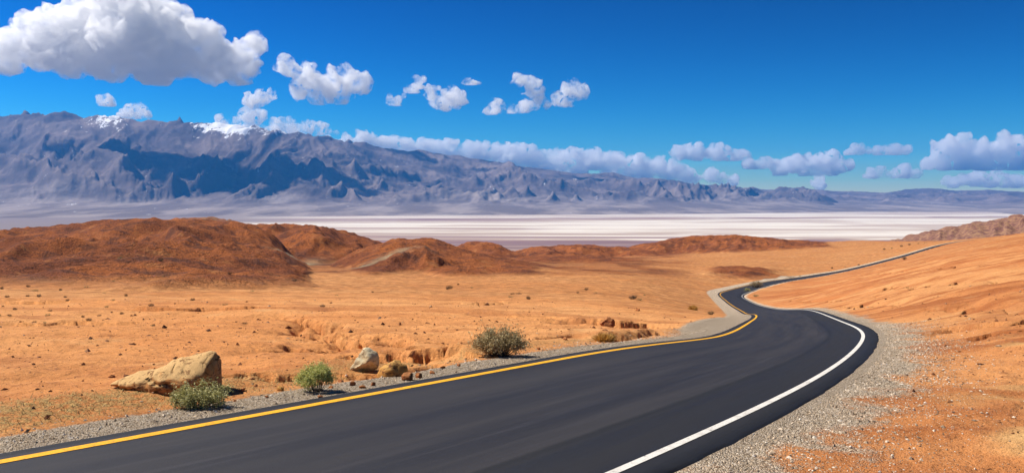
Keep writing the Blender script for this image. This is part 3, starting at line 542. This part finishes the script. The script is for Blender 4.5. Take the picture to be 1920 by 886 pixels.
def tubes(segs, mat, name, parent):
    """segs: (p0, p1, r0, r1)"""
    A = np.array([s[0] for s in segs], float); B = np.array([s[1] for s in segs], float); r0 = np.array([s[2] for s in segs]); r1 = np.array([s[3] for s in segs]); d = B-A; d /= np.linalg.norm(d, axis=1)[:, None]+1e-9
    u = np.cross(d, [.3, .9, .2]); u /= np.linalg.norm(u, axis=1)[:, None]; v = np.cross(d, u); rings = []
    for P, r in ((A, r0), (B, r1)):
        for q in range(3): rings.append(P+(u*math.cos(q*2.094)+v*math.sin(q*2.094))*r[:, None])
    V = np.stack(rings, 1).reshape(-1, 3); n = len(segs); Fc = np.array([(0, 1, 4, 3), (1, 2, 5, 4), (2, 0, 3, 5)])[None]+6*np.arange(n)[:, None, None]
    return mesh_obj(name, V, Fc.reshape(-1, 4), mat, parent, attrs={'tone': np.repeat(np.random.default_rng(n).uniform(0, 1, n), 6)})
def leaves(C, size, asp, mat, name, parent, g, upb=0.0):
    n = len(C); d = g.normal(size=(n, 3)); d[:, 2] = d[:, 2]*.7+upb; d /= np.linalg.norm(d, axis=1)[:, None]; u = np.cross(d, g.normal(size=(n, 3))); u /= np.linalg.norm(u, axis=1)[:, None]
    L = (size*g.uniform(.6, 1.4, n))[:, None]; V = np.stack([C, C+d*L*.5+u*L*asp, C+d*L, C+d*L*.5-u*L*asp], 1).reshape(-1, 3)
    return mesh_obj(name, V, np.arange(4*n).reshape(-1, 4), mat, parent, smooth_shade=False, attrs={'tone': np.repeat(np.clip(g.normal(.5, .25, n), 0, 1), 4)})
def shrub(loc, w, h, seed, style, label, group=None, n=2600, name='shrub'):
    g = np.random.default_rng(seed); root = bpy.data.objects.new(name, None); COL.objects.link(root); root.location = loc; tag(root, label, 'shrub', group)
    segs = []; C = []
    nb = {'dome': 60, 'sprawl': 46, 'dry': 110, 'tuft': 20}[style]
    for q in range(nb):
        a = g.uniform(0, 6.28); e = g.uniform(.1, 1)**.6
        if style == 'dry': tip = np.array([math.cos(a)*w*.5*e, math.sin(a)*w*.32*e, h*(1.02-.55*e*e)*g.uniform(.7, 1.08)])
        elif style == 'sprawl': tip = np.array([math.cos(a)*w*.5*e, math.sin(a)*w*.34*e, h*g.uniform(.25, .75)*(1.1-.5*e)+(h*.35 if g.uniform() < .12 else 0)])
        else: tip = np.array([math.cos(a)*w*.46*e, math.sin(a)*w*.46*e, h*.93*math.sqrt(max(1-.85*e*e, .05))*g.uniform(.8, 1.0)])
        root_p = np.array([tip[0]*.25, tip[1]*.25, -.03]); mid = (root_p+tip)/2+g.normal(size=3)*w*.04+np.array([0, 0, h*.05]); t = w*.006
        segs += [(root_p, mid, t, t*.7), (mid, tip, t*.7, t*.3)]
        for s in range(3 if style == 'dry' else 2):
            b0 = mid+(tip-mid)*g.uniform(.1, .8); b1 = b0+(tip-mid)*.4+g.normal(size=3)*w*.06; segs.append((b0, b1, t*.5, t*.2))
            k = n//(nb*5); C.append(b0+(b1-b0)*g.uniform(0, 1.1, (k, 1))+g.normal(size=(k, 3))*w*.022)
        k = n//nb*3//5; C.append(tip+(mid-tip)*(g.uniform(0, 1, (k, 1))**1.6)*.9+g.normal(size=(k, 3))*w*(.035 if style == 'dry' else .05))
    C = np.concatenate(C); C = C[C[:, 2] > 0.0]
    if style == 'tuft':
        m = n; a = g.uniform(0, 6.28, m); e = g.uniform(0, 1, m)**.5; b = np.stack([np.cos(a)*w*.3*e, np.sin(a)*w*.3*e, np.zeros(m)], 1); leaves(b, h, .035, LM_Y, 'blades', root, g, .9)
    else:
        tubes(segs, M_TWIG, 'stems', root); leaves(C, w*(.030 if style == 'dry' else .038), .26, {'dome': LM_G, 'sprawl': LM_S, 'dry': LM_D}[style], 'foliage', root, g, .35 if style == 'dry' else .1)
    return root
def put(px, py, wpx, hpx, seed, style, label, **kw):
    x, y, z = at(px, py); k = scale_at(y); return shrub((x, y+wpx*k*.25, z-.01), wpx*k, hpx*k, seed, style, label, **kw)
put(588, 736, 78, 60, 1, 'dome', 'bright green rounded shrub at the gravel edge', n=9000)
put(362, 768, 118, 52, 2, 'sprawl', 'low sage-green shrub sprawling in front of the boulder', n=6500)
put(936, 670, 114, 52, 3, 'dry', 'wide olive-brown twiggy shrub alone beside the road', n=8000)
put(1134, 640, 42, 16, 4, 'tuft', 'golden dry grass tuft near the short gully', n=900)
put(680, 700, 26, 14, 5, 'sprawl', 'scrap of dry scrub at the foot of the whitish rock', n=500)
put(1420, 539, 30, 15, 6, 'dry', 'larger bush on the inside of the far bend', n=1600)
put(1402, 546, 16, 11, 7, 'dome', 'yellow-green bush next to the larger bush at the far bend', n=900)
put(1418, 556, 14, 6, 8, 'sprawl', 'low bush on the slope below the bushes of the far bend', n=700)
put(1300, 581, 14, 9, 9, 'tuft', 'yellow tuft on the flat left of the wide gravel', n=500)
put(1334, 590, 16, 7, 10, 'dry', 'small dark bush at the edge of the wide gravel', n=700)
put(1697, 487, 11, 7, 11, 'dry', 'lone bush on the slope right of the far straight', n=500)
def copy_shrub(src, loc, s, rz, label, group):
    r = src.copy(); COL.objects.link(r); r.location = loc; r.scale = (s, s, s); r.rotation_euler = (0, 0, rz); tag(r, label, 'shrub', group)
    for ch in src.children:
        c = ch.copy(); c.parent = r; COL.objects.link(c)
    return r
g = random.Random(12); FLATS = 'small scrub bushes dotted over the flats'; LAB = 'small dark scrub bush dotted on the orange flats below the brown hills'
protos = []
spots = [(g.uniform(-20, 620), 528+g.random()**1.3*85) for q in range(64)]+[(g.uniform(620, 1250), g.uniform(530, 565)) for q in range(18)]
for i, (px, py) in enumerate(spots):
    x, y, z = at(px, py); k = scale_at(y); w = g.uniform(7, 17)*k
    if i < 3: protos.append((shrub((x, y, z-.02), w, w*.5, 60+i, ('dry', 'sprawl', 'dry')[i], LAB, FLATS, n=420), w))
    else: p, pw = protos[i % 3]; copy_shrub(p, (x, y, z-.02), w/pw, g.uniform(0, 6), LAB, FLATS)
for i, (px, py, w) in enumerate([(1658, 468, 7), (1672, 466, 8), (1690, 463, 8), (1705, 461, 7), (1722, 459, 7), (1735, 457, 6), (1610, 497, 6), (1585, 500, 6), (1560, 503, 7), (1540, 513, 6), (1500, 518, 7)]):
    x, y, z = at(px, py); p, pw = protos[i % 3]; copy_shrub(p, (x, y, z-.05), w*scale_at(y)/pw, i, 'small roadside bush along the far straight of the road', 'bushes along the far straight')

# ------------------------------------------------------------------ clouds: real bodies of scattering droplets
def cloud_material(k, D):
    """k: metres per picture pixel at the cloud; droplets thin out into wisps where the noise is low"""
    far = D > 40000; m = NT('cloud_droplets'); p = m.pos(); n1 = m.noise(p, 1/(22*k), 8, .66, .4)
    d = m.math('MULTIPLY', m.rng(n1, .36 if far else (.40 if D < 18500 else .42), .50 if far else .58), 1/((8.5 if far else 9.0)*k))
    v = m.n('VolumePrincipled', i_Color=(1, 1, 1), i_Density=d, i_Anisotropy=.3); m.t.links.new(v.outputs[0], m.out.inputs[1])
    m.m.cycles.volume_step_rate = .3
    return m.m
_cm = {}
def cloud(D, puffs, label, seed, vox=None, group=None, rough=1.0, wisp=0.0):
    """puffs: (column, row, radius in picture pixels); a cloud at distance D with a flattened base"""
    rnd = random.Random(seed); k = D/F; bm = bmesh.new(); cx = sum(p[0] for p in puffs)/len(puffs)
    pts = []
    for (px, py, r) in puffs:
        a, z = ray(px, py); pts.append((a*D, rnd.uniform(-.6, .6)*r*k, z*D, r*k))
    pts += [((a[0]+b[0])/2, (a[1]+b[1])/2, (a[2]+b[2])/2, .75*min(a[3], b[3])) for a, b in zip(pts, pts[1:]) if math.dist(a[:3], b[:3]) > .8*(a[3]+b[3])]
    base_z = min(p[2]-p[3]*.55 for p in pts)
    for (x, y, z, r) in list(pts):                                       # smaller heads budding from the big ones
        for q in range(9):
            th = rnd.uniform(0, 2*math.pi); ph = math.asin(rnd.uniform(-.25, 1)); rr = r*rnd.uniform(.28, .52)
            pts.append((x+r*.86*math.cos(th)*math.cos(ph), y+r*.86*math.sin(th)*math.cos(ph), z+r*.80*math.sin(ph), rr))
    for (x, y, z, r) in pts:
        M = Matrix.Translation((x, y, max(z, base_z+r*.35)))@Matrix.Diagonal((r, r, r*.85, 1)); bmesh.ops.create_icosphere(bm, subdivisions=2, radius=1, matrix=M)
    me = bpy.data.meshes.new('t'); bm.to_mesh(me); bm.free(); o = bpy.data.objects.new('t', me); COL.objects.link(o)
    md = o.modifiers.new('r', 'REMESH'); md.mode = 'VOXEL'; md.voxel_size = (vox or 2.4)*k
    dg = bpy.context.evaluated_depsgraph_get(); ev = o.evaluated_get(dg); m2 = bpy.data.meshes.new_from_object(ev)
    bpy.data.objects.remove(o); bm = bmesh.new(); bm.from_mesh(m2); seen = set(); isl = []
    for v in bm.verts:
        if v.index in seen: continue
        st = [v]; seen.add(v.index); cur = []
        while st:
            w = st.pop(); cur.append(w)
            for e in w.link_edges:
                q = e.other_vert(w)
                if q.index not in seen: seen.add(q.index); st.append(q)
        isl.append(cur)
    isl.sort(key=len)
    for cur in isl[:-1]: bmesh.ops.delete(bm, geom=cur, context='VERTS')
    bm.to_mesh(m2); bm.free(); n = len(m2.vertices); co = np.zeros(n*3, np.float32); no = np.zeros(n*3, np.float32)
    m2.vertices.foreach_get('co', co); m2.vertex_normals.foreach_get('vector', no); co = co.reshape(-1, 3).astype(float); no = no.reshape(-1, 3)
    d = np.zeros(n); a = 1.0
    for L in (34, 16, 8, 4):
        L *= k; nn = noise3(co[:, 0]/L+seed, co[:, 1]/L, co[:, 2]/L, seed); d += a*(.30-np.abs(nn))*L*.85; a *= .92
    if wisp: L = 20*k; d -= wisp*L*np.maximum(noise3(co[:, 0]/L, co[:, 1]/L, co[:, 2]/L, seed+5), 0)
    d = np.clip(d, -2.2*k, None)+2.0*k; d *= rough*np.where(no[:, 2] < -.3, .55, 1.0); co += no*d[:, None]
    lo = base_z+.12*(co[:, 2]-base_z); co[:, 2] = np.where(co[:, 2] < base_z, lo, co[:, 2])
    c0 = np.array([co[:, 0].mean(), 0, base_z]); co -= c0; m2.vertices.foreach_set('co', co.astype(np.float32).ravel()); m2.update()
    if D < 18500:                                                        # close the folds the billows made
        o = bpy.data.objects.new('t', m2); COL.objects.link(o); md = o.modifiers.new('r', 'REMESH'); md.mode = 'VOXEL'; md.voxel_size = 1.9*k
        m3 = bpy.data.meshes.new_from_object(o.evaluated_get(bpy.context.evaluated_depsgraph_get())); bpy.data.objects.remove(o); m2 = m3
        bm = bmesh.new(); bm.from_mesh(m2); left = set(bm.verts); best = []
        while left:
            st = [left.pop()]; cur = list(st)
            while st:
                for e in st.pop().link_edges:
                    for q in e.verts:
                        if q in left: left.remove(q); st.append(q); cur.append(q)
            if len(cur) > len(best): best = cur
        keep = set(best); bmesh.ops.delete(bm, geom=[v for v in bm.verts if v not in keep], context='VERTS'); bm.to_mesh(m2); bm.free()
    m2.materials.clear(); key = round(D/6000)
    if key not in _cm: _cm[key] = cloud_material(k, D)
    m2.materials.append(_cm[key]); m2.name = 'cloud'
    ob = bpy.data.objects.new('cloud', m2); COL.objects.link(ob); ob.location = (c0[0], D, c0[2])
    return tag(ob, label, 'cloud', group)

SMALL = 'small cloud scraps under the blue'
CLOUDS = [
 (17000, [(20,108,38),(75,90,48),(60,60,30),(130,75,60),(190,45,60),(230,20,50),(260,75,66),(300,50,48),(330,105,52),(370,78,40),(390,122,40),(430,112,36),(452,125,26),(478,88,17),(200,112,45),(140,115,38),(445,148,20),(-30,95,30),(290,130,40)], 'huge towering white cumulus with grey belly over the high peaks', 3, 0),
 (21000, [(540,130,18),(575,148,24),(612,158,26),(650,155,24),(682,162,16),(598,186,12),(682,190,11),(560,176,14),(640,180,16)], 'ragged mid-sized white cloud beside the huge cumulus', 5, .3),
 (21500, [(738,193,9),(748,186,8),(756,182,5)], 'small slanting cloud scrap just below a hooked wisp', 6, .3),
 (21000, [(772,170,8),(780,162,8),(788,153,5)], 'tiny hooked cloud wisp above a slanting scrap', 7, .4),
 (22500, [(812,182,10),(830,190,18),(850,186,16),(868,190,10),(838,205,10),(806,172,8)], 'fan-shaped small white cloud between the scraps and a lone puff', 8, .3),
 (20500, [(880,156,5),(890,155,6),(898,156,4)], 'tiniest flat cloud fleck high above the fan-shaped cloud', 9, .3),
 (23500, [(930,200,9),(926,210,10),(934,208,8)], 'lone little cloud puff like a thumb', 10, .2),
 (22500, [(980,150,12),(995,160,12),(1002,172,9),(1012,186,11),(1025,192,10),(985,203,13),(968,208,8),(1015,176,8)], 'curled cloud shaped like a question mark', 11, .35),
 (22000, [(1050,190,12),(1065,172,13),(1080,180,11),(1096,174,9),(1060,196,9),(1078,164,8)], 'small cloud with a frayed right end beside the curled cloud', 12, .35),
 (22500, [(190,191,6),(200,195,7),(208,196,5)], 'small thin scrap of cloud right under the huge cumulus', 13, .4),
 (24500, [(235,216,9),(252,214,11),(270,218,9),(258,208,6)], 'small lens-shaped cloud hanging above the dark ridge', 14, .3),
 (22500, [(468,192,9),(485,190,11),(500,182,9),(508,174,5),(525,204,6)], 'thin broken cloud between the huge cumulus and the ragged cloud', 15, .5),
 (30000, [(430,232,8),(450,230,13),(470,226,14),(486,222,10),(440,238,8),(415,228,5)], 'small lumpy cloud rising behind the snowy peak', 16, .2),
 (30500, [(495,246,10),(520,242,14),(545,238,13),(570,245,11),(600,248,9),(628,250,7)], 'long low cloud lying along the ridge past the snowy peak', 17, .2),
 (50000, [(600,268,8),(640,270,13),(680,266,14),(720,274,15),(760,276,14),(800,284,16),(840,284,17),(880,290,18),(760,290,14)], 'left stretch of the long cumulus bank behind the range', 18, .1),
 (50000, [(900,292,17),(935,290,18),(970,290,20),(1000,302,18),(1040,304,19),(1080,304,20),(950,308,18),(1010,316,16),(1080,322,16)], 'middle stretch of the long cumulus bank behind the range', 19, .1),
 (50000, [(1110,304,19),(1150,306,20),(1195,308,18),(1230,316,17),(1260,322,16),(1150,326,16),(1210,330,14),(1290,334,14),(1330,332,11),(1370,342,11)], 'right stretch of the long cumulus bank where the range gets low', 20, .1),
 (52000, [(1395,348,9),(1440,345,11),(1490,346,10),(1540,348,11),(1590,348,10),(1640,350,9),(1680,352,7)], 'thin flat cloud layer low over the far blue hills', 21, .2),
 (52000, [(1276,290,13),(1305,288,14),(1330,286,13),(1350,292,14),(1380,295,12),(1400,296,8)], 'oblong white cloud floating above the right end of the bank', 22, .15),
 (51000, [(1412,312,8),(1430,310,8),(1446,311,7)], 'small roll of cloud touching the plump cumulus', 23, .2),
 (51000, [(1462,318,14),(1490,312,17),(1525,306,18),(1560,306,17),(1588,310,14),(1510,322,13),(1560,322,12)], 'plump flat-based cumulus low over the far hills', 24, .1),
 (49000, [(1590,286,8),(1615,285,9),(1645,284,9),(1675,285,9),(1698,283,8)], 'thin long cloud streak above the plump cumulus', 25, .2),
 (52000, [(1638,330,8),(1660,326,10),(1690,326,10),(1716,325,10)], 'small broken cloud between the plump cumulus and the big right cloud', 26, .3),
 (48000, [(1745,308,14),(1770,278,18),(1800,275,20),(1835,285,22),(1870,280,22),(1905,282,24),(1945,285,26),(1800,304,20),(1850,308,20),(1900,308,20),(1775,310,15)], 'big spreading white cumulus above the right end of the flats', 27, .15),
 (53000, [(1785,345,11),(1820,340,13),(1860,342,14),(1900,344,14),(1940,342,16)], 'flat cloud shelf beneath the big spreading cumulus', 28, .2),
]
for D, pf, lab, sd, wi in CLOUDS: cloud(D, pf, lab, sd, wisp=wi, vox=2.4 if len(pf) > 6 else 1.6)

# ------------------------------------------------------------------ the air
def haze(dens):
    m = NT('haze_air'); v = m.n('VolumePrincipled', i_Color=(.05, .36, 1.0), i_Density=dens, i_Anisotropy=.1); m.t.links.new(v.outputs[0], m.out.inputs[1])
    x0, x1, y0, y1, z0, z1 = -30500, 30500, -7200, 34000, -262, 1950
    V = [(x, y, z) for z in (z0, z1) for y in (y0, y1) for x in (x0, x1)]
    o = mesh_obj('haze', V, [(0, 2, 3, 1), (4, 5, 7, 6), (0, 1, 5, 4), (2, 6, 7, 3), (0, 4, 6, 2), (1, 3, 7, 5)], m.m, smooth_shade=False)
    return tag(o, kind='stuff', label='pale blue haze in the air over the whole valley', cat='haze')
haze(2.1e-5)
